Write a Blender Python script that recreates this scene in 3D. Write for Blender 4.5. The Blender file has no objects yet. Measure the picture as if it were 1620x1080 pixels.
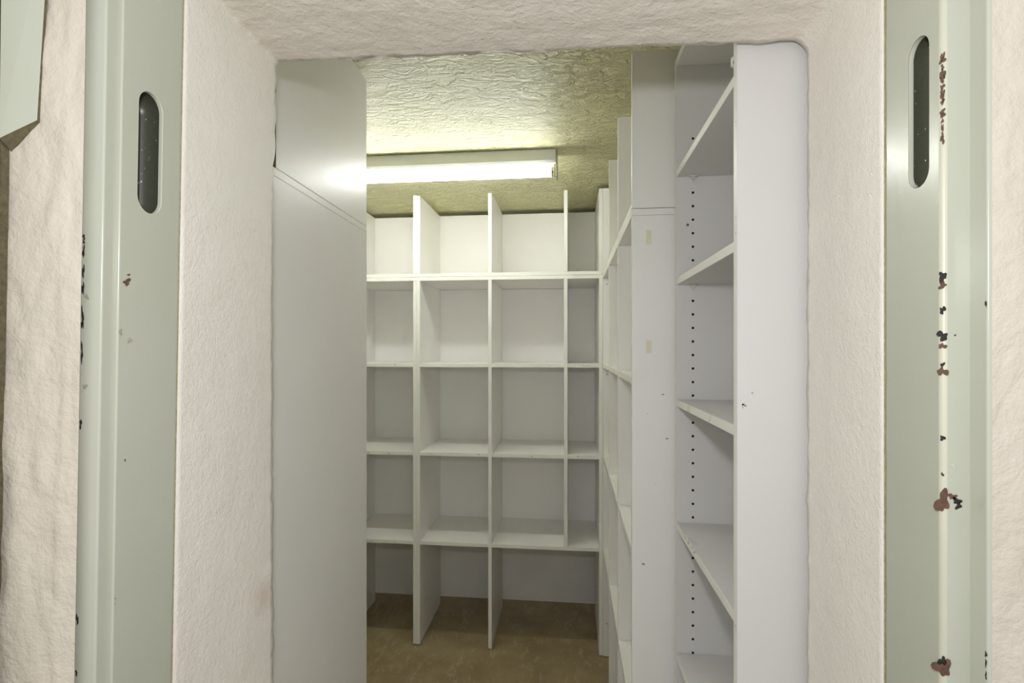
import bpy, bmesh, math, random
from mathutils import Vector, noise
random.seed(7)
S = bpy.context.scene
COL = S.collection
H = 1.45                      # lens height above the strongroom floor
CEIL = H + 0.773

# ------------------------------------------------------------------ materials
def lin(r, g, b):
    f = lambda c: (c/255/12.92) if c/255 <= 0.04045 else ((c/255+0.055)/1.055)**2.4
    return (f(r), f(g), f(b), 1.0)

class NT:
    def __init__(s, name):
        s.m = bpy.data.materials.new(name); s.m.use_nodes = True
        s.t = s.m.node_tree; s.b = s.t.nodes['Principled BSDF']
        s.co = s.t.nodes.new('ShaderNodeTexCoord')
    def n(s, typ, **kw):
        nd = s.t.nodes.new(typ)
        for k, v in kw.items():
            if k in nd.inputs: nd.inputs[k].default_value = v
            else: setattr(nd, k, v)
        return nd
    def l(s, a, ao, b, bi): s.t.links.new(a.outputs[ao], b.inputs[bi])
    def map(s, scale=(1, 1, 1), rot=(0, 0, 0)):
        mp = s.n('ShaderNodeMapping'); mp.inputs['Scale'].default_value = scale; mp.inputs['Rotation'].default_value = rot
        s.l(s.co, 'Object', mp, 'Vector'); return mp
    def noise(s, scale, detail=4, rough=0.55, mp=None, dist=0.0):
        nd = s.n('ShaderNodeTexNoise', Scale=scale, Detail=detail, Roughness=rough, Distortion=dist)
        if mp: s.l(mp, 'Vector', nd, 'Vector')
        else: s.l(s.co, 'Object', nd, 'Vector')
        return nd
    def ramp(s, src, stops, out='Fac'):
        r = s.n('ShaderNodeValToRGB'); e = r.color_ramp.elements
        while len(e) < len(stops): e.new(0.5)
        for i, (p, c) in enumerate(stops): e[i].position = p; e[i].color = c
        s.l(src, out, r, 'Fac'); return r
    def bump(s, src, strength, dist, out='Fac', prev=None):
        b = s.n('ShaderNodeBump', Strength=strength, Distance=dist)
        s.l(src, out, b, 'Height')
        if prev: s.l(prev, 'Normal', b, 'Normal')
        return b

def melamine(name, c, c2, rough=0.35):
    t = NT(name)
    a = t.noise(3.0, 3)
    r = t.ramp(a, [(0.35, lin(*c)), (0.7, lin(*c2))])
    t.l(r, 'Color', t.b, 'Base Color')
    f = t.noise(160, 2, mp=t.map((1, 1, .35)))
    t.l(t.bump(f, 0.05, 0.0006), 'Normal', t.b, 'Normal')
    rr = t.noise(9, 4); mr = t.n('ShaderNodeMapRange'); mr.inputs['To Min'].default_value = rough-.01; mr.inputs['To Max'].default_value = rough+.02
    t.l(rr, 'Fac', mr, 'Value'); t.l(mr, 'Result', t.b, 'Roughness')
    t.b.inputs['Specular IOR Level'].default_value = 0.4
    return t.m

def plaster(name, c, c2, fine=0.5, coarse=0.4, scale=1.0, spec=0.35, stains=()):
    t = NT(name)
    a = t.noise(5.0, 4)
    r = t.ramp(a, [(0.36, lin(*c)), (0.66, lin(*c2))])
    last, lo = r, 'Color'
    for (p, rad, col) in stains:
        sub = t.n('ShaderNodeVectorMath', operation='DISTANCE'); sub.inputs[1].default_value = p
        t.l(t.co, 'Object', sub, 0)
        nz = t.noise(60, 4, .7)
        ad = t.n('ShaderNodeMath', operation='MULTIPLY_ADD'); ad.inputs[1].default_value = rad*1.6; ad.inputs[2].default_value = -rad*.8
        t.l(nz, 'Fac', ad, 0)
        s2 = t.n('ShaderNodeMath', operation='ADD'); t.l(sub, 'Value', s2, 0); t.l(ad, 'Value', s2, 1)
        mr = t.n('ShaderNodeMapRange'); mr.inputs['From Min'].default_value = rad*1.2; mr.inputs['From Max'].default_value = rad*.3
        mr.inputs['To Max'].default_value = 0.4
        t.l(s2, 'Value', mr, 'Value')
        mx = t.n('ShaderNodeMix', data_type='RGBA'); mx.inputs[7].default_value = lin(*col)
        t.l(mr, 'Result', mx, 0); t.t.links.new(last.outputs[lo], mx.inputs[6])
        last, lo = mx, 2
    t.t.links.new(last.outputs[lo], t.b.inputs['Base Color'])
    n1 = t.noise(340*scale, 3, .6); n2 = t.noise(110*scale, 5, .65, dist=.2)
    b1 = t.bump(n1, fine, 0.0012); b2 = t.bump(n2, coarse, 0.004, prev=b1)
    t.l(b2, 'Normal', t.b, 'Normal')
    t.b.inputs['Roughness'].default_value = 0.5
    t.b.inputs['Specular IOR Level'].default_value = spec
    return t.m

def gloss_paint(name, c, c2, rough=0.24):
    t = NT(name)
    a = t.noise(4.0, 3)
    r = t.ramp(a, [(0.35, lin(*c)), (0.7, lin(*c2))])
    t.l(r, 'Color', t.b, 'Base Color')
    n1 = t.noise(35, 3, .5, mp=t.map((1, 1, .25))); n2 = t.noise(300, 2)
    t.l(t.bump(n2, .06, .0008, prev=t.bump(n1, .18, .003)), 'Normal', t.b, 'Normal')
    t.b.inputs['Roughness'].default_value = rough
    return t.m

def flat(name, c, rough=0.6, metal=0.0, var=.8):
    t = NT(name)
    a = t.noise(180, 4, .65)
    d = tuple(max(0, int(x*var)) for x in c)
    r = t.ramp(a, [(0.35, lin(*d)), (0.65, lin(*c))])
    t.l(r, 'Color', t.b, 'Base Color')
    t.b.inputs['Roughness'].default_value = rough; t.b.inputs['Metallic'].default_value = metal
    return t.m

def ceiling_mat():
    t = NT('ceiling_plaster')
    a = t.noise(2.2, 4)
    r = t.ramp(a, [(0.35, lin(234, 231, 178)), (0.7, lin(241, 238, 192))])
    t.l(r, 'Color', t.b, 'Base Color')
    strokes0 = t.noise(17, 4, .55, mp=t.map((1.0, 2.0, 1.0), (0, 0, .35)), dist=1.0)
    strokes = t.ramp(strokes0, [(.40, (0, 0, 0, 1)), (.50, (.4, .4, .4, 1)), (.545, (1, 1, 1, 1)), (.68, (.5, .5, .5, 1))])
    lumps = t.noise(60, 5, .68, dist=.5)
    fine = t.noise(330, 3, .6)
    b1 = t.bump(fine, .35, .0015)
    b2 = t.bump(lumps, 1.0, .011, prev=b1)
    b3 = t.bump(strokes, 1.0, .009, out='Color', prev=b2)
    t.l(b3, 'Normal', t.b, 'Normal')
    t.b.inputs['Roughness'].default_value = .42
    t.b.inputs['Specular IOR Level'].default_value = .45
    return t.m

def floor_mat():
    t = NT('worn_painted_concrete')
    a = t.noise(4.5, 6, .62)
    r = t.ramp(a, [(0.3, lin(138, 122, 90)), (0.55, lin(160, 144, 110)), (0.75, lin(174, 159, 126))])
    w = t.noise(7, 8, .7, mp=t.map((3.2, .9, 1), (0, 0, .5)), dist=1.4)
    w2 = t.ramp(w, [(0.57, (0, 0, 0, 1)), (0.60, (.7, .7, .7, 1)), (.63, (0, 0, 0, 1))])
    sp = t.noise(70, 2, .5); sp2 = t.ramp(sp, [(0.66, (0, 0, 0, 1)), (0.70, (.6, .6, .6, 1))])
    m1 = t.n('ShaderNodeMix', data_type='RGBA'); m1.inputs[7].default_value = lin(188, 179, 154)
    t.l(w2, 'Color', m1, 0); t.t.links.new(r.outputs['Color'], m1.inputs[6])
    m2 = t.n('ShaderNodeMix', data_type='RGBA'); m2.inputs[7].default_value = lin(186, 176, 150)
    t.l(sp2, 'Color', m2, 0); t.t.links.new(m1.outputs[2], m2.inputs[6])
    t.t.links.new(m2.outputs[2], t.b.inputs['Base Color'])
    n = t.noise(60, 5, .6); t.l(t.bump(n, .2, .003), 'Normal', t.b, 'Normal')
    t.b.inputs['Roughness'].default_value = .45
    return t.m

def slot_mat():
    t = NT('dark_steel_slot')
    a = t.noise(260, 2, .5)
    r = t.ramp(a, [(0.0, lin(70, 71, 60)), (0.71, lin(80, 81, 68)), (.735, lin(214, 214, 204))])
    t.l(r, 'Color', t.b, 'Base Color')
    t.b.inputs['Roughness'].default_value = .35
    return t.m

def tube_mat(strength, c):
    t = NT('fluorescent_tube_glow')
    t.b.inputs['Base Color'].default_value = (.9, .9, .9, 1)
    t.b.inputs['Emission Color'].default_value = c
    t.b.inputs['Emission Strength'].default_value = strength
    return t.m

WHITE = melamine('white_melamine', (242, 241, 239), (238, 237, 235))
GREYW = melamine('grey_white_melamine', (216, 215, 214), (212, 211, 210))
EDGE = melamine('cream_edge_band', (240, 240, 234), (235, 235, 228), .45)
PLAST = plaster('cream_wall_plaster', (240, 235, 226), (234, 231, 221), .85, .4,
                stains=[((-.47, .80, H-.39), .03, (200, 168, 150))])
ROUGH = plaster('rough_lintel_plaster', (240, 233, 225), (234, 228, 219), 0.75, 1.0, .45)
OUTER = plaster('rough_outer_plaster', (212, 203, 190), (204, 196, 182), .35, .9, .38)
WALLW = plaster('white_wall_paint', (236, 235, 231), (230, 229, 225), .3, .2)
CEILM = ceiling_mat()
FLOORM = floor_mat()
SAGE = gloss_paint('sage_gloss_paint', (188, 190, 176), (183, 186, 170))
PALE = gloss_paint('worn_pale_edge', (192, 194, 176), (208, 204, 184), .35)
RUST = flat('bare_rusty_steel', (104, 78, 64), .8)
DARKCHIP = flat('dark_chip', (44, 40, 36), .8)
SLOT = slot_mat()
CAULK = flat('yellowed_caulk', (196, 184, 146), .7)
HOLE = flat('drilled_hole', (18, 17, 16), .9)
CHIPB = flat('raw_chipboard', (136, 110, 74), .9)
GAPSHADE = flat('gap_shade_brown', (104, 96, 72), .9)  # dark brown that paints the shade of the gaps around the door
TAPE = flat('tape_residue', (232, 228, 204), .6, 0, .97)
SCUFF = flat('scuff_mark', (176, 172, 158), .8)
HOUSE = gloss_paint('white_enamel', (214, 216, 212), (208, 210, 206), .4)
HOLDER = flat('yellowed_plastic', (196, 188, 150), .5)
METAL = flat('dull_metal', (120, 118, 112), .4, .8)
PIN = flat('white_plastic', (224, 223, 218), .35)

# ------------------------------------------------------------------ mesh helpers
class MB:
    def __init__(s): s.bm = bmesh.new(); s.mats = []
    def mi(s, m):
        if m not in s.mats: s.mats.append(m)
        return s.mats.index(m)
    def face(s, pts, m):
        try:
            f = s.bm.faces.new([s.bm.verts.new(p) for p in pts]); f.material_index = s.mi(m); return f
        except ValueError: return None
    def box(s, x0, x1, y0, y1, z0, z1, m, bev=0.0007, em=None, edge=None):
        """edge: set of axis-signed faces ('-x','+y') that take the edge band material em"""
        t = bmesh.new()
        bmesh.ops.create_cube(t, size=1)
        for v in t.verts:
            v.co = Vector(((x0+x1)/2+v.co.x*(x1-x0), (y0+y1)/2+v.co.y*(y1-y0), (z0+z1)/2+v.co.z*(z1-z0)))
        if bev: bmesh.ops.bevel(t, geom=list(t.edges), offset=bev, segments=1, affect='EDGES', profile=.5)
        bmesh.ops.recalc_face_normals(t, faces=t.faces)
        mp = {}
        for v in t.verts: mp[v] = s.bm.verts.new(v.co)
        for f in t.faces:
            nf = s.bm.faces.new([mp[v] for v in f.verts]); k = m
            if em and edge:
                n = f.normal
                tag = {'-x': -n.x, '+x': n.x, '-y': -n.y, '+y': n.y, '-z': -n.z, '+z': n.z}
                if any(tag[e] > .9 for e in edge): k = em
            nf.material_index = s.mi(k)
        t.free()
    def cyl(s, p, q, r, m, seg=20, r2=None):
        p, q = Vector(p), Vector(q); d = (q-p).normalized()
        a = d.orthogonal().normalized(); b = d.cross(a); r2 = r if r2 is None else r2
        A = [s.bm.verts.new(p+(a*math.cos(i*2*math.pi/seg)+b*math.sin(i*2*math.pi/seg))*r) for i in range(seg)]
        B = [s.bm.verts.new(q+(a*math.cos(i*2*math.pi/seg)+b*math.sin(i*2*math.pi/seg))*r2) for i in range(seg)]
        k = s.mi(m)
        for i in range(seg):
            j = (i+1) % seg
            f = s.bm.faces.new([A[i], A[j], B[j], B[i]]); f.material_index = k; f.smooth = True
        f = s.bm.faces.new(A[::-1]); f.material_index = k
        f = s.bm.faces.new(B); f.material_index = k
    def disc(s, c, r, axis, m, seg=14, squash=1.0, jag=0.0):
        """irregular or round mark lying on a surface whose normal is axis"""
        n = Vector(axis); a = Vector((0, 0, 1)) if abs(n.z) < .5 else Vector((1, 0, 0)); b = n.cross(a)
        pts = []; p1, p2, p3 = (random.uniform(0, 6.28) for _ in range(3))
        for i in range(seg):
            t = i*2*math.pi/seg; rr = r*(1+jag*(.55*math.sin(2*t+p1)+.5*math.sin(3*t+p2)+.35*math.sin(5*t+p3)))
            pts.append(Vector(c)+a*math.cos(t)*rr*squash+b*math.sin(t)*rr)
        s.face(pts, m)
    def build(s, name, parent=None, smooth=False, local=False):
        me = bpy.data.meshes.new(name)
        bmesh.ops.remove_doubles(s.bm, verts=s.bm.verts, dist=1e-6)
        if smooth:
            for f in s.bm.faces: f.smooth = True
        if parent is not None and not local:
            p, org = parent, Vector()
            while p: org += p.location; p = p.parent
            bmesh.ops.translate(s.bm, verts=s.bm.verts, vec=-org)
        s.bm.to_mesh(me); s.bm.free()
        for m in s.mats: me.materials.append(m)
        o = bpy.data.objects.new(name, me); COL.objects.link(o)
        if parent is not None: o.parent = parent
        return o

def thing(name, label, cat, loc, group=None):
    o = bpy.data.objects.new(name, None); COL.objects.link(o); o.location = loc
    o.empty_display_size = .1
    o['label'] = label; o['category'] = cat
    if group: o['group'] = group
    return o
def struct(o, label, cat):
    o['kind'] = 'structure'; o['label'] = label; o['category'] = cat
    return o

# ------------------------------------------------------------------ room shell
XL, XR, YB = -1.92, .562, 3.075
b = MB(); b.box(-2.4, 1.6, -1.8, YB+.1, -.08, 0, FLOORM, 0)
struct(b.build('floor'), 'worn brown painted concrete floor with pale scratches', 'floor')
b = MB(); b.box(XL-.1, XR+.1, .80, YB+.1, CEIL, CEIL+.1, CEILM, 0)
struct(b.build('ceiling'), 'rough trowelled cream plaster ceiling of the storeroom', 'ceiling')
b = MB(); b.box(XL-.1, XR+.1, YB, YB+.1, 0, CEIL+.02, WALLW, 0)
struct(b.build('wall_back'), 'white painted wall behind the far shelving', 'wall')
b = MB(); b.box(XL-.1, XL, .80, YB, 0, CEIL+.02, WALLW, 0)
struct(b.build('wall_left'), 'white painted wall on the far left of the storeroom', 'wall')
b = MB(); b.box(XR, XR+.1, .80, YB, 0, CEIL+.02, WALLW, 0)
struct(b.build('wall_right'), 'white painted wall behind the right hand shelving', 'wall')

def tilt(z): return .019*(z-H)                       # the left side of the doorway is out of plumb
def y_outer(x): return .601+(x+.474)/.816*.03        # back of the steel frame
def y_face(x): return .491+(x+.4927)/.8617*.027      # corridor face of the wall

# doorway reveal: path up the left side, over the lintel, down the right side
path = []
ZL, ZR, X0, X1 = H+.466, H+.451, -.474, .344
def lint(x): return ZL+(ZR-ZL)*(x-X0)/(X1-X0)
z = 0.0
while z < ZL-.012: path.append((X0, z, 'L')); z += .04 if z < .55 else .011
rc = .006
for k in range(5):
    a = math.pi-k*math.pi/8
    path.append((X0+rc+rc*math.cos(a), ZL-rc+rc*math.sin(a), 'L' if k < 2 else 'T'))
x = X0+.018
while x < X1-.03: path.append((x, lint(x), 'T')); x += .010
rc = .022
for k in range(7):
    a = math.pi/2-k*math.pi/12
    path.append((X1-rc+rc*math.cos(a), ZR-rc+rc*math.sin(a), 'T' if k < 3 else 'R'))
z = ZR-.032
while z > 0: path.append((X1, z, 'R')); z -= .04 if z < .55 else .011
path.append((X1, 0.0, 'R'))
w = MB(); NJ = 22
rows = []
for (px, pz, side) in path:
    row = []
    for j in range(NJ+3):
        t = max(0, min(1, (j-1)/NJ))
        xx = px + (tilt(pz)*(1-t) if px < -.3 else 0)
        if side == 'L':
            q5 = min(1, max(0, (.45-(pz-H))/.22)); xx -= .0065*t*q5*q5*(3-2*q5)
        yy = y_outer(px)*(1-t)+.822*t
        zz = pz
        nrm = Vector((1 if side == 'L' else -1 if side == 'R' else 0, 0, -1 if side == 'T' else 0))
        if j == 0: xx, zz = xx-nrm.x*.03, zz-nrm.z*.03      # flange turned behind the frame
        if j == NJ+2: xx, zz = xx-nrm.x*.035, zz-nrm.z*.035  # flange along the inner wall face
        p = Vector((xx, yy, zz))
        if 0 < j < NJ+2:
            amp = .0016 if side == 'T' else .0008
            d = noise.fractal(p*38, 1.0, 2.0, 4)*amp + noise.noise(p*11)*amp*.9
            if j >= NJ: d += noise.noise(p*60+Vector((5, 1, 3)))*.0022
            p += nrm*d
            if j == NJ+1: p.y += noise.noise(p*45)*.004
        row.append(w.bm.verts.new(p))
    rows.append((row, side))
for i in range(len(rows)-1):
    for j in range(NJ+2):
        f = w.bm.faces.new([rows[i][0][j], rows[i][0][j+1], rows[i+1][0][j+1], rows[i+1][0][j]])
        f.smooth = True
        f.material_index = w.mi(ROUGH if rows[i+1][1] == 'T' else PLAST)
# inner face slabs
w.box(XL-.05, X0-.018, .790, .818, 0, CEIL, PLAST, 0)
w.box(X1+.012, XR+.05, .790, .818, 0, CEIL, PLAST, 0)
w.box(X0-.012, X1+.012, .790, .818, ZL+.012, CEIL, PLAST, 0)
# corridor face as a lumpy plaster skin
def skin(xa, xb, za, zb, step, m, amp):
    nx = max(1, int((xb-xa)/step)); nz = max(1, int((zb-za)/step)); g = []
    for i in range(nx+1):
        c = []
        for k in range(nz+1):
            xx = xa+(xb-xa)*i/nx; zz = za+(zb-za)*k/nz
            x2 = xx+(tilt(zz) if i == 0 and xa < -.3 or (xb < -.3) else 0)
            p = Vector((x2, y_face(xx)+.0002, zz))
            edge = min(1.0, max(0.0, ((xb-xx) if xb < 0 else (xx-xa))/.012)); edge = edge*edge*(3-2*edge)*.93+.07
            if True:
                q = Vector((xx*22, 0, zz*9))
                p.y -= (noise.fractal(q, 1.0, 2.0, 4)*.0028 + noise.noise(Vector((xx*70, 3, zz*30)))*.0012)*amp*edge
                if xb < 0:      # a trowel ridge runs down beside the frame
                    rx = -.513+.004*noise.noise(Vector((0, 7, zz*6)))
                    p.y -= .0022*math.exp(-((xx-rx)/.0022)**2)*(.6+.6*noise.noise(Vector((1, 2, zz*9))))
                else:           # a crack line
                    rx = .432+.005*noise.noise(Vector((0, 9, zz*7)))
                    p.y += .003*math.exp(-((xx-rx)/.0016)**2)*max(0, .4+noise.noise(Vector((4, 2, zz*11))))
            c.append(w.bm.verts.new(p))
        g.append(c)
    for i in range(nx):
        for k in range(nz):
            f = w.bm.faces.new([g[i][k], g[i+1][k], g[i+1][k+1], g[i][k+1]]); f.smooth = True; f.material_index = w.mi(m)
skin(-.72, -.4942, .45, H+.75, .004, OUTER, 1)
skin(.3716, .56, .45, H+.75, .004, OUTER, .7)
w.box(-2.4, -.72, .489, .60, 0, H+1.2, OUTER, 0)
w.box(-.72, -.5050, .4995, .60, 0, .45, OUTER, 0)
w.box(.56, 1.6, .520, .62, 0, H+1.2, OUTER, 0)
w.box(.370, .56, .520, .62, 0, .45, OUTER, 0)
w.box(-.72, .56, .51, .62, H+.70, H+1.2, OUTER, 0)
struct(w.build('wall_front'), 'thick cream plastered wall around the doorway', 'wall')

# ------------------------------------------------------------------ steel door frame with bolt slots
frame = bpy.data.objects.new('trim_1', None); COL.objects.link(frame); frame.location = (-.066, .56, 0)
struct(frame, 'sage green painted steel door frame lining the doorway', 'door frame')

def stadium(cy, zc, half_h, r, n=14):
    pts = []
    for k in range(n+1):
        a = math.pi*k/n; pts.append((cy+r*math.cos(a), zc+half_h-r+r*math.sin(a)))
    for k in range(n+1):
        a = math.pi+math.pi*k/n; pts.append((cy+r*math.cos(a), zc-half_h+r+r*math.sin(a)))
    return pts

def jamb(sgn, xa, xc, ya, yb, yd, slot, bev, chips, name, ztop, ret, amat):
    """xa: face towards the opening, xc: rebate face, ya > yb > yd; slot=(yc, zc, half height, radius)"""
    m = MB(); tl = (lambda zz: tilt(zz)) if sgn > 0 else (lambda zz: 0)
    bm = m.bm
    sp = stadium(*slot)
    # flat face with the slot cut through it
    zlo, zhi = slot[1]-slot[2]-.05, slot[1]+slot[2]+.05
    yb2 = yb+bev
    outer = [(ya, zlo), (ya, zhi), (yb2, zhi), (yb2, zlo)]
    vo = [bm.verts.new((xa+tl(zz), yy, zz)) for yy, zz in outer]
    vi = [bm.verts.new((xa+tl(zz), yy, zz)) for yy, zz in sp]
    ed = [bm.edges.new((vo[i], vo[(i+1) % 4])) for i in range(4)] + [bm.edges.new((vi[i], vi[(i+1) % len(vi)])) for i in range(len(vi))]
    r = bmesh.ops.triangle_fill(bm, edges=ed, use_beauty=True, normal=(sgn, 0, 0))
    for g in r['geom']:
        if isinstance(g, bmesh.types.BMFace): g.material_index = m.mi(SAGE)
    # rolled lip and plate thickness
    th = .0045
    prev = vi
    for (dx, sh, mat) in ((.0008, .0004, PALE), (th, .0006, SAGE)):
        cur = []
        for (yy, zz) in sp:
            dy, dz = yy-slot[0], zz-slot[1]
            cur.append(bm.verts.new((xa-sgn*dx+tl(zz), slot[0]+dy*(1-sh/slot[3]), slot[1]+dz*(1-sh/slot[2]))))
        for i in range(len(sp)):
            j = (i+1) % len(sp)
            f = bm.faces.new([prev[i], prev[j], cur[j], cur[i]]); f.material_index = m.mi(mat); f.smooth = True
        prev = cur
    # the plain face above and below
    for (z0, z1) in ((0, zlo), (zhi, ztop)):
        m.face([(xa+tl(z0), ya, z0), (xa+tl(z0), yb2, z0), (xa+tl(z1), yb2, z1), (xa+tl(z1), ya, z1)], SAGE)
    # rounded arris, rebate step, rebate face and return
    prof = [(xa, yb2)]
    for k in range(1, 6):
        a = k/5*math.pi/2
        prof.append((xa-sgn*bev*(1-math.cos(a)), yb+bev-bev*math.sin(a)))
    nb = len(prof)-1
    b2 = .0022
    prof.append((xc+sgn*b2, yb)); prof.append((xc, yb-b2*.0))
    prof.append((xc, yd+b2))
    for k in range(1, 5):
        a = k/4*math.pi/2
        prof.append((xc-sgn*b2*(1-math.cos(a)), yd+b2-b2*math.sin(a)))
    prof.append((xc-sgn*ret, yd))
    zs = [0, .4, H-.5, H-.25, H, H+.25, ztop]
    for i in range(len(prof)-1):
        for k in range(len(zs)-1):
            (xp, yp), (xq, yq) = prof[i], prof[i+1]; z0, z1 = zs[k], zs[k+1]
            mat = SAGE
            if i < nb: mat = amat
            f = m.face([(xp+tl(z0), yp, z0), (xq+tl(z0), yq, z0), (xq+tl(z1), yq, z1), (xp+tl(z1), yp, z1)], mat)
            if f and i not in (nb, nb+1, nb+2): f.smooth = True
    # back edge against the plaster
    m.face([(xa+tl(0), ya, 0), (xa+tl(ztop), ya, ztop), (xa-sgn*.03+tl(ztop), ya, ztop), (xa-sgn*.03+tl(0), ya, 0)], SAGE)
    # yellowed caulk bead where the frame meets the plaster
    for k in range(60):
        z0 = .5+(ztop-.5)*k/60; z1 = .5+(ztop-.5)*(k+1)/60
        wd = .0022 if sgn < 0 else .0008
        m.face([(xa+sgn*.0006+tl(z0), ya+.001, z0), (xa+sgn*.0006+tl(z0), ya-wd*(1+.5*noise.noise(Vector((sgn, 0, z0*30)))), z0),
                (xa+sgn*.0006+tl(z1), ya-wd*(1+.5*noise.noise(Vector((sgn, 0, z1*30)))), z1), (xa+sgn*.0006+tl(z1), ya+.001, z1)], CAULK)
    for (plane, u, zz, ru, rz, mat) in chips:      # flaked patches: on the slot face, the rebate face or the step
        if plane == 'face': c = (xa+sgn*.0004+tl(zz), u, zz); ax = (sgn, 0, 0)
        elif plane == 'rebate': c = (xc+sgn*.0004+tl(zz), u, zz); ax = (sgn, 0, 0)
        elif plane == 'front': c = (u+tl(zz), yd-.0004, zz); ax = (0, -1, 0)
        elif plane == 'step': c = (u+tl(zz), yb-.0004, zz); ax = (0, -1, 0)
        else: c = (xa-sgn*bev*.3+sgn*.0005+tl(zz), yb+bev*.3-.0005, zz); ax = (sgn*.7071, -.7071, 0)
        m.disc(c, ru, ax, mat, 26, rz/ru, .5)
    o = m.build(name, frame)
    # cavity behind the slot
    s = MB(); dp = .030
    loops = []
    for dx in (th, th+.006, dp):
        k = 1.10 if dx > th+.001 else 1.0
        loops.append([s.bm.verts.new((xa-sgn*dx+tl(zz), slot[0]+(yy-slot[0])*k, slot[1]+(zz-slot[1])*(1+(k-1)*.2))) for yy, zz in sp])
    for A, B in zip(loops, loops[1:]):
        for i in range(len(sp)):
            j = (i+1) % len(sp)
            f = s.bm.faces.new([A[i], A[j], B[j], B[i]]); f.material_index = s.mi(SLOT); f.smooth = True
    f = s.bm.faces.new(loops[-1]); f.material_index = s.mi(SLOT)
    for k in range(26):
        zz = slot[1]+slot[2]*(random.uniform(-.95, .1) if k > 6 else random.uniform(-.9, .8))
        yy = slot[0]+random.uniform(-.8, .8)*slot[3]
        s.disc((xa-sgn*(dp-.0006)+tl(zz), yy, zz), random.uniform(.0004, .0012), (sgn, 0, 0), PALE, 8, 1.3, .3)
    if sgn < 0:   # torn strip of primer along one side of the slot
        for k in range(26):
            zz = slot[1]+slot[2]*(.9-1.5*k/26); ww = slot[3]*(.35+.5*noise.noise(Vector((3, 1, zz*40))))
            if k < 4: ww = slot[3]*1.6
            z2 = slot[1]+slot[2]*(.9-1.5*(k+1)/26)
            s.face([(xa+.0275, slot[0]+slot[3]*.98, zz), (xa+.0275, slot[0]+slot[3]*.98-abs(ww), zz), (xa+.0275, slot[0]+slot[3]*.98-abs(ww), z2), (xa+.0275, slot[0]+slot[3]*.98, z2)], PALE)
    so = s.build('bolt_slot', o)
    so['label'] = 'dark speckled bolt slot in the frame'
    return o


random.seed(11)
d1 = .542/845*1.0; d2 = .567/845; d3 = .495/845
lch = [('face', .5245, H+107*d2, .0042, .0036, RUST), ('face', .5265, H+119*d2, .0022, .001, RUST),
       ('face', .5175, H+27*d2, .0024, .0026, SCUFF), ('face', .530, H+14*d2, .0028, .0030, SCUFF),
       ('face', .526, H-178*d2, .0009, .0012, DARKCHIP), ('face', .5165, H-393*d2, .0010, .0014, SCUFF), ('face', .5165, H-402*d2, .0008, .0010, SCUFF)]
for py, hh in ((372, 4), (380, 3), (396, 9), (428, 10), (455, 11), (498, 12), (512, 8), (558, 14), (672, 7), (986, 8), (1072, 4)):
    lch.append(('front', -.4992, H+(552-py)*d1, .0013, hh*d1, DARKCHIP))
for py in (468, 612):
    lch.append(('front', -.4950, H+(552-py)*d1, .0022, .0026, SCUFF))
jamb(1, -.474, -.4785, .600, .514, .4985, (.554, H+.2205, .068, .0175), .0020, lch, 'jamb', H+.50, .026, SAGE)
rch = []
for k in range(15):
    py = 84+k*9.6
    rch.append(('edge', 0, H+(552-py+random.uniform(-3, 3))*d3, .0008+.0014*random.random(), random.uniform(.002, .005), RUST))
for py, r, q, mt in ((437, .0034, .0040, DARKCHIP), (450, .0030, .0030, RUST), (490, .0020, .0036, DARKCHIP), (531, .0038, .0042, DARKCHIP), (547, .0026, .0026, RUST),
                     (588, .0036, .0038, RUST), (577, .0016, .002, DARKCHIP), (694, .0016, .0028, DARKCHIP), (752, .001, .0016, DARKCHIP), (795, .0046, .0105, RUST), (1060, .0056, .0085, RUST), (1050, .003, .004, DARKCHIP)):
    rch.append(('edge', 0, H+(552-py)*d3, r, q, mt))
rch += [('step', .3535, H+(552-786)*d3, .0032, .0028, RUST), ('step', .3575, H+(552-793)*d3, .0030, .0034, DARKCHIP), ('step', .3590, H+(552-801)*d3, .0022, .0032, DARKCHIP),
        ('step', .356, H+(552-530)*d3, .0008, .0008, DARKCHIP), ('step', .354, H+(552-737)*d3, .0014, .002, PALE)]
for py in (480, 1036, 1050, 1070): rch.append(('rebate', .5195, H+(552-py)*.475/845, .001, .003, DARKCHIP))
jamb(-1, .345, .369, .630, .539, .518, (.573, H+.2353, .0747, .016), .0046, rch, 'jamb', H+.50, .0036, PALE)
m = MB()
m.box(-.52, .40, .541, .600, H+.50, H+.56, SAGE, .002); m.box(-.52, .40, .515, .541, H+.522, H+.56, SAGE, .002)
m.build('head', frame)

# ------------------------------------------------------------------ steel door leaf folded back against the corridor wall
door = bpy.data.objects.new('door_1', None); COL.objects.link(door); door.location = (-.571, .46, 0)
struct(door, 'sage green steel door folded back at the left edge', 'door')
m = MB(); m.box(-1.42, -.571, .436, .480, .02, H+.62, SAGE, .002); m.build('leaf', door)
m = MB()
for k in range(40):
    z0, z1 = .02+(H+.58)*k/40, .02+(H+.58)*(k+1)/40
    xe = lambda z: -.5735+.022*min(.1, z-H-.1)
    m.face([(xe(z0), .480, z0), (xe(z1), .480, z1), (xe(z1), .4886, z1), (xe(z0), .4886, z0)], GAPSHADE)  # strip coloured as the shade between leaf and wall
    m.face([(-.60, .480, z0), (-.60, .480, z1), (xe(z1), .480, z1), (xe(z0), .480, z0)], GAPSHADE)
o = m.build('gap_shade_strip', door); o['label'] = 'brown strip painted as the shaded gap behind the steel door edge'
m = MB()
za, zb, zt = H+.2116, H+.232, H+.45
P = lambda x, y, zz: Vector((x, y, zz))
fl, fr = P(-.5693, .477, za), P(-.5374, .4862, zb)
tl_, tr = P(-.5660, .477, zt), P(-.5220, .4862, zt)
bl, br = P(-.5693, .489, za-.010), P(-.5374, .489, zb-.001)
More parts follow.
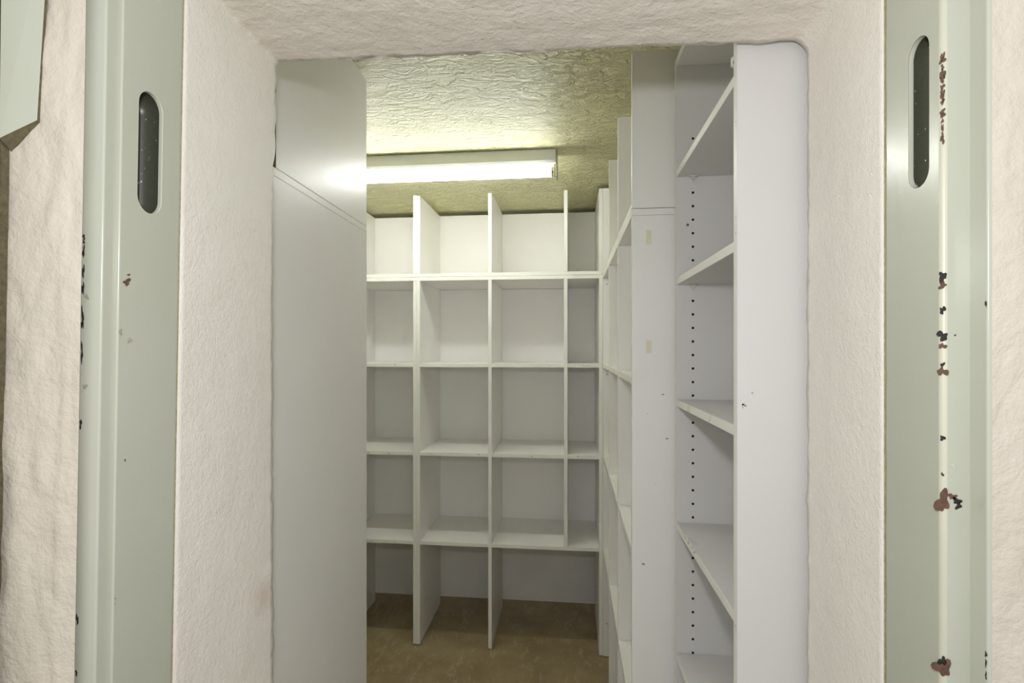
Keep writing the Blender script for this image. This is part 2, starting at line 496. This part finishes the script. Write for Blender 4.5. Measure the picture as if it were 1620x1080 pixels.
bt, btr = P(-.5660, .489, zt), P(-.5220, .489, zt)
m.face([fl, fr, tr, tl_], SAGE); m.face([fr, br, btr, tr], GAPSHADE); m.face([fl, bl, br, fr], GAPSHADE)  # underside and right edge carry the painted shade of a gap
m.face([tl_, tr, btr, bt], SAGE); m.face([fl, tl_, bt, bl], SAGE)
o = m.build('hinge_plate', door)

# ------------------------------------------------------------------ shelving
T = .017
def board(name, parent, x0, x1, y0, y1, z0, z1, front=None, marks=None, local=False, label=None, mat=None):
    m = MB(); m.box(x0, x1, y0, y1, z0, z1, mat or WHITE, .0007, EDGE, front)
    if marks: marks(m)
    o = m.build(name, parent, local=local)
    if label: o['label'] = label
    return o
def R(z): return H+z
TOPB = (.334, .351); UPB = (.352, .369); SH = ((-.088, -.070), (-.521, -.503), (-.957, -.939))
YF, YK = 2.550, 2.955
GRP = 'white pigeonhole shelving units of the storeroom'

# far wall, lower unit right of the doubled upright
def back_lower(xs, skip_low, name, label, dz=0.0):
    """xs: left edges of the uprights"""
    t = thing(name, label, 'shelving unit', ((xs[0]+xs[-1]+T)/2, YF, 0), GRP)
    for i, x in enumerate(xs):
        side = i in (0, len(xs)-1)
        z0 = .006 if not (i in skip_low) else R(SH[2][1])+.0005
        def mk(m, x=x):
            for (za, zb) in SH[:2]:
                m.disc((x+T+.0003, YF+.03, R(za)-.03), .0022, (1, 0, 0), SCUFF, 8)
        board('side_panel' if side else 'divider', t, x, x+T, YF, YK+.008, z0, R(TOPB[0])-.0005, {'-y'}, mk)
    board('top_board', t, xs[0], xs[-1]+T, YF, YK+.008, R(TOPB[0]), R(TOPB[1]), {'-y'})
    for (za, zb) in SH:
        for i in range(len(xs)-1):
            xa, xb = xs[i]+T+.0003, xs[i+1]-.0003
            if za < -.9 and (i+1) in skip_low:
                board('shelf', t, xa, xs[i+2]-.0003, YF+.0008, YK-.0005, R(za), R(zb), {'-y'})
                continue
            if za < -.9 and i in skip_low: continue
            def mk(m, xa=xa, xb=xb, za=za, zb=zb):
                for k in range(2):
                    if random.random() < .55:
                        m.disc((random.uniform(xa+.04, xb-.04), YF+.0005, R((za+zb)/2)+random.uniform(-.005, .004)), random.uniform(.002, .005), (0, -1, 0), SCUFF, 10, .5, .4)
            board('shelf', t, xa, xb, YF+.0008, YK-.0005, R(za), R(zb), {'-y'}, mk)
    for i in range(len(xs)-1):
        board('back_panel', t, xs[i]+T+.0004, xs[i+1]-.0004, YK, YK+.007, R(SH[2][0]), R(TOPB[0])-.001)
    return t
def back_upper(xs, name, label, top):
    t = thing(name, label, 'shelving unit', ((xs[0]+xs[-1]+T)/2, YF, R(TOPB[1])), GRP)
    for i, x in enumerate(xs):
        side = i in (0, len(xs)-1)
        board('side_panel' if side else 'divider', t, x, x+T, YF, YK+.008, R(UPB[0]) if side else R(UPB[1]), R(top+.0025*i), {'-y'})
    board('bottom_board', t, xs[0]+T+.0003, xs[-1]-.0003, YF+.0006, YK+.007, R(UPB[0]), R(UPB[1])-.0003, {'-y'})
    for i in range(len(xs)-1):
        board('back_panel', t, xs[i]+T+.0004, xs[i+1]-.0004, YK, YK+.007, R(UPB[1]), R(top))
    return t
xb_ = [-.7480, -.3935, -.0295, .1355]
xa_ = [-1.493, -1.129, -.7655]
back_lower(xb_, {2}, 'shelving_unit', 'tall white cube shelving on the far wall, right of the doubled upright')
back_lower(xa_, set(), 'shelving_unit', 'white cube shelving on the far wall, half hidden behind the left cabinet')
back_upper(xb_, 'shelving_box', 'white open topped boxes on the far wall shelving, right of the doubled upright', .750)
back_upper(xa_, 'shelving_box', 'white open topped boxes on the far wall shelving, beside the left cabinet edge', .748)

# right hand units, fronts facing the aisle
XF, XK = .1535, .540
ys = [1.360, 1.7525, 2.1525, 2.5440]
t = thing('shelving_unit', 'white cube shelving along the right wall with adhesive marks on its tall end panel', 'shelving unit', (XF, 1.95, 0), GRP)
def endmarks(m):
    px = lambda x, y: (XF+(x-998)/845*1.36*1.02, R((552-y)/845*1.36))
    for (x, y, w_, h_) in ((1023, 379, .0068, .018), (1023, 548, .0072, .016)):
        cx, cz = px(x, y)
        m.face([(cx-w_, 1.3596, cz-h_), (cx+w_, 1.3596, cz-h_), (cx+w_, 1.3596, cz+h_), (cx-w_*.9, 1.3596, cz+h_)], TAPE)
    for (x, y, r) in ((1021, 652, .0012), (1033, 760, .0012), (1044, 622, .003), (1015, 885, .004), (1050, 690, .003)):
        cx, cz = px(x, y)
        m.disc((cx, 1.3596, cz), r, (0, -1, 0), SCUFF, 10, .7, .3)
def farholes(m):
    for z in (.305, -.118, -.553, -1.29):
        m.disc((XF+.018, ys[3]-.0004, R(z)), .0032, (0, -1, 0), SCUFF, 10)
for i, y in enumerate(ys):
    side = i in (0, 3)
    board('side_panel' if side else 'divider', t, XF, XK+.008, y, y+T, .006, R(TOPB[0])-.0006, {'-x'}, endmarks if i == 0 else farholes if i == 3 else None)
board('top_board', t, XF, XK+.008, ys[0], ys[3]+T, R(TOPB[0]), R(TOPB[1])-.0006, {'-x'})
for (za, zb) in SH:
    for i in range(3):
        def mk(m, i=i, za=za):
            if i == 0 and za < -.9:
                for k in range(9): m.disc((XF+.0004, ys[0]+.12+.02*k, R(za)+.009+random.uniform(-.005, .005)), random.uniform(.002, .005), (-1, 0, 0), SCUFF, 9, .8, .4)
        board('shelf', t, XF+.0008, XK-.0005, ys[i]+T+.0003, ys[i+1]-.0003, R(za), R(zb), {'-x'}, mk)
for i in range(3):
    board('back_panel', t, XK, XK+.007, ys[i]+T+.0004, ys[i+1]-.0004, .02, R(TOPB[0])-.001)
t = thing('shelving_box', 'white box row sitting on top of the right wall shelving, reaching almost to the ceiling', 'shelving unit', (XF, 1.95, R(TOPB[1])), GRP)
for i, y in enumerate(ys):
    side = i in (0, 3)
    board('side_panel' if side else 'divider', t, XF, XK+.008, y, y+T, R(UPB[0]) if side else R(UPB[1]), R(.744+.004*i), {'-x'})
board('bottom_board', t, XF+.0006, XK+.007, ys[0]+T+.0003, ys[3]-.0003, R(UPB[0]), R(UPB[1])-.0003, {'-x'})
for i in range(3):
    board('back_panel', t, XK, XK+.007, ys[i]+T+.0004, ys[i+1]-.0004, R(UPB[1]), R(.736))

# near right bookcase with adjustable shelves on pins
BX, BK, BY0, BY1 = .2500, .546, .8370, 1.3030
t = thing('bookcase', 'tall narrow white bookcase just inside the doorway with rows of pin holes', 'bookcase', (.40, 1.08, 0))
HX = BX+.0385
def pinholes(m):
    k = -70
    while True:
        z = .3700+.0320*k
        k += 1
        if z > .50: break
        if z < -1.30: continue
        m.disc((HX, BY1-.0004, R(z)), .0031, (0, -1, 0), HOLE, 12)
        m.disc((HX+.215, BY1-.0004, R(z)), .0031, (0, -1, 0), HOLE, 12)
    m.disc((BX+.0265, BY1-.0004, R(.294)), .0040, (0, -1, 0), SCUFF, 12); m.disc((BX+.0265, BY1-.0005, R(.294)), .0018, (0, -1, 0), HOLE, 10)
    m.disc((BX+.018, BY1-.0004, R(.444)), .0022, (0, -1, 0), HOLE, 10)
def nearmarks(m):
    m.disc((.2585+.0, BY0-.0004, R(-.0835)), .0016, (0, -1, 0), HOLE, 10); m.disc((.2615, BY0-.0004, R(-.0850)), .0011, (0, -1, 0), HOLE, 10)
    for k in range(5):
        m.disc((.2605+random.uniform(-.004, .004), BY0-.0003, R(-.085+random.uniform(-.004, .004))), .0007, (0, -1, 0), SCUFF, 8, 1, .3)
    m.disc((.272, BY0-.0003, R(-.066)), .0018, (0, -1, 0), SCUFF, 10, .6, .3)
    for z in (.345, .20, .176, -.42, .62):
        m.disc((BX-.0003, BY0+.006, R(z)), .0012, (-1, 0, 0), SCUFF, 8)
board('side_panel', t, BX, BK, BY0, BY0+.018, .006, R(.692), {'-x'}, nearmarks, mat=GREYW)
board('side_panel', t, BX, BK, BY1, BY1+.018, .006, R(.692), {'-x'}, pinholes, mat=GREYW)
board('top_board', t, BX+.0006, BK, BY0+.0184, BY1-.0004, R(.671), R(.689), {'-x'})
board('bottom_board', t, BX+.004, BK, BY0+.0184, BY1-.0004, .05, .068, {'-x'})
board('back_panel', t, BK+.0003, BK+.006, BY0, BY1+.018, .006, R(.692))
for n, (zf, zn) in enumerate(((.408, .406), (.1525, .1495), (-.136, -.1335), (-.428, -.421), (-.737, -.735), (-1.06, -1.06))):
    m = MB(); th = .0165
    m.box(BX+.0012, BK-.003, BY0+.019, BY1-.0010, 0, th, GREYW, .0007, EDGE, {'-x'})
    for v in m.bm.verts:
        q = (v.co.y-BY0)/(BY1-BY0); v.co.z += R(zn+(zf-zn)*q)
    zc = lambda y: R(zn+(zf-zn)*(y-BY0)/(BY1-BY0))
    if n == 3:
        for k in range(11):
            y = BY1-.07-.013*k*random.uniform(.8, 1.1)
            m.disc((BX+.0008, y, zc(y)+random.uniform(.008, .0155)), random.uniform(.0015, .0038), (-1, 0, 0), SCUFF if k % 3 else TAPE, 9, .7, .45)
        for k in range(5):
            y = BY1-.115-.008*k
            m.disc((BX+.006+.002*k, y, zc(y)+th+.0003), .0016, (0, 0, 1), SCUFF, 8, 1.3, .4)
    if n == 2:
        m.face([(BX+.0009, BY1-.115, zc(BY1-.115)+.001), (BX+.0009, BY1-.140, zc(BY1-.14)+.001), (BX+.0009, BY1-.142, zc(BY1-.142)+.0155), (BX+.0009, BY1-.116, zc(BY1-.116)+.0155)], TAPE)
        for k in range(4):
            y = BY1-.30-.004*k
            m.disc((BX+.0008, y, zc(y)+.004+.003*k), .0009, (-1, 0, 0), SCUFF, 8, 2, .3)
        for k in range(6):
            y = BY1-.20-.02*k
            m.disc((BX+.012+.006*random.random(), y, zc(y)+th+.0003), .0016, (0, 0, 1), SCUFF, 8, 1.8, .4)
    o = m.build('shelf', t)
    if n == 3: o['label'] = 'white shelf with a chipped and scuffed front edge'
    # white plastic pins under the shelf
    for yy, sg in ((BY1-.0010, -1), (BY0+.0195, 1)):
        q = MB(); zz = zc(yy)
        q.cyl((HX, yy+sg*.0002, zz-.0045), (HX, yy+sg*.010, zz-.0045), .0042, PIN, 14)
        q.box(HX-.009, HX+.009, min(yy+sg*.0006, yy+sg*.012), max(yy+sg*.0006, yy+sg*.012), zz-.0024, zz-.0003, PIN, .0004)
        q.face([(HX-.007, yy+sg*.003, zz-.0024), (HX+.007, yy+sg*.003, zz-.0024), (HX+.002, yy+sg*.003, zz-.014)], PIN)
        q.face([(HX-.007, yy+sg*.003, zz-.0024), (HX+.002, yy+sg*.003, zz-.014), (HX+.001, yy+sg*.0004, zz-.015), (HX-.007, yy+sg*.0004, zz-.0024)], PIN)
        q.face([(HX+.007, yy+sg*.003, zz-.0024), (HX+.002, yy+sg*.003, zz-.014), (HX+.001, yy+sg*.0004, zz-.015), (HX+.007, yy+sg*.0004, zz-.0024)], PIN)
        q.build('shelf_pin', o)
# spare pin left in the near side panel above the topmost shelf
m = MB(); m.cyl((BX+.004, BY0+.0185, R(.442)), (BX+.004, BY0+.030, R(.442)), .005, PIN, 12); m.box(BX-.003, BX+.010, BY0+.0185, BY0+.0245, R(.436), R(.452), PIN, .002)
m.build('shelf_pin', t)

# left cabinet: its plain side panel faces the aisle
LR = math.radians(1.47)
t = thing('storage_cabinet', 'tall white cabinet left inside the doorway showing its plain side panel, below the seam', 'cabinet', (-.5650, .964, 0)); t.rotation_euler.z = LR
def lb(name, *a, **k): return board(name, t, *a, local=True, **k)
LW, D0, D1 = -.82, -.075, .508
lb('side_panel', -T, 0, D0, D1, .004, R(.333)); lb('side_panel', LW, LW+T, D0, D1, .004, R(.333))
lb('top_board', LW, 0, D0, D1, R(.3335), R(.3495), front={'+y'}); lb('bottom_board', LW+T+.0003, -T-.0003, D0, D1, .05, .067, front={'+y'})
lb('back_panel', LW+T+.0003, -T-.0003, D0, D0+.007, .068, R(.333))
for (za, zb) in SH: lb('shelf', LW+T+.0003, -T-.0003, D0+.008, D1-.001, R(za), R(zb), front={'+y'})
t = thing('storage_box', 'white upper cabinet box on the left, above the seam and touching the ceiling', 'cabinet', (-.5655, .964, R(.3495))); t.rotation_euler.z = LR
z0, z1 = .0012, .4180
U0 = .014
def sliver(m):
    m.face([(-T, U0-.0003, z0), (-.0002, U0-.0003, z0), (-.0002, U0-.0003, z1-.02), (-T, U0-.0003, z1-.02)], CHIPB)
board('side_panel', t, -T, 0, U0, D1, z0, z1, None, sliver, True); lb('side_panel', LW, LW+T, U0, D1, z0, z1)
lb('bottom_board', LW+T+.0003, -T-.0003, U0, D1, z0, z0+.016, front={'+y'}); lb('back_panel', LW+T+.0003, -T-.0003, U0, U0+.007, z0+.017, z1)

# ------------------------------------------------------------------ batten lamp on the ceiling
LY = 2.092
t = thing('fluorescent_light', 'glowing fluorescent batten lamp on the ceiling in front of the far shelving', 'ceiling light', (-.66, LY, CEIL-.01))
m = MB()
zt, zb = R(.7705), R(.7195)
for k in range(1):
    sec = [(LY-.030, zt), (LY-.030, zb+.012), (LY-.0305, zb+.010), (LY-.024, zb), (LY+.024, zb), (LY+.0305, zb+.010), (LY+.030, zt)]
    A = [m.bm.verts.new((-1.272, y, z)) for y, z in sec]; B = [m.bm.verts.new((-.056, y, z)) for y, z in sec]
    for i in range(len(sec)):
        j = (i+1) % len(sec); f = m.bm.faces.new([A[i], A[j], B[j], B[i]]); f.material_index = m.mi(HOUSE)
    m.bm.faces.new(A[::-1]).material_index = 0; m.bm.faces.new(B).material_index = 0
bmesh.ops.recalc_face_normals(m.bm, faces=m.bm.faces)
m.build('housing', t)
for x in (-1.15, -.65, -.20):
    m = MB(); m.cyl((x, LY, zt), (x, LY, CEIL+.001), .018, HOUSE, 16); m.build('ceiling_spacer', t)
TUBE = tube_mat(23.0, (.985, 1.0, .96, 1))
m = MB(); m.cyl((-1.248, LY, R(.6920)), (-.0735, LY, R(.6920)), .0188, TUBE, 28); o = m.build('tube', t); o['label'] = 'glowing fluorescent tube'
for x, sg in ((-.0735, 1), (-1.248, -1)):
    m = MB(); m.cyl((x, LY, R(.6920)), (x+sg*.004, LY, R(.6920)), .0182, METAL, 24, .015)
    for dy in (-.006, .006): m.cyl((x+sg*.004, LY+dy, R(.6920)), (x+sg*.013, LY+dy, R(.6920)), .0014, METAL, 8)
    m.build('tube_cap', o)
for x0, x1 in ((-.0560, -.0490), (-1.2795, -1.2725)):
    m = MB(); m.box(x0, x1, LY-.022, LY+.022, R(.664), R(.7700), HOLDER, .0015)
    xi = x0-.008 if x0 > -1 else x1
    m.box(xi, xi+.008, LY-.013, LY+.013, R(.675), R(.7195), HOLDER, .001)
    m.build('lampholder', t)

# ------------------------------------------------------------------ light and camera
L = bpy.data.lights.new('camera_flash', 'POINT'); L.energy = 11.0; L.shadow_soft_size = .028; L.color = (.985, .985, 1.0)
lo = bpy.data.objects.new('camera_flash', L); COL.objects.link(lo); lo.location = (-.015, -.005, H+.157)
W = bpy.data.worlds.new('world'); S.world = W; W.use_nodes = True
bg = W.node_tree.nodes['Background']; bg.inputs['Color'].default_value = (1.0, 1.0, .98, 1); bg.inputs['Strength'].default_value = .58

cam = bpy.data.cameras.new('camera'); co = bpy.data.objects.new('camera', cam); COL.objects.link(co)
co.location = (0, 0, H); co.rotation_euler = (math.pi/2, 0, math.atan(.109))
cam.sensor_width = 36; cam.lens = 845/1620*36; cam.shift_y = 12/1620; cam.clip_start = .01
S.camera = co
S.cycles.max_bounces = 20; S.cycles.diffuse_bounces = 16; S.cycles.glossy_bounces = 6
S.view_settings.view_transform = 'Standard'; S.view_settings.look = 'None'
S.view_settings.exposure = 0.38; S.view_settings.gamma = 1.0; S.view_settings.use_curve_mapping = False
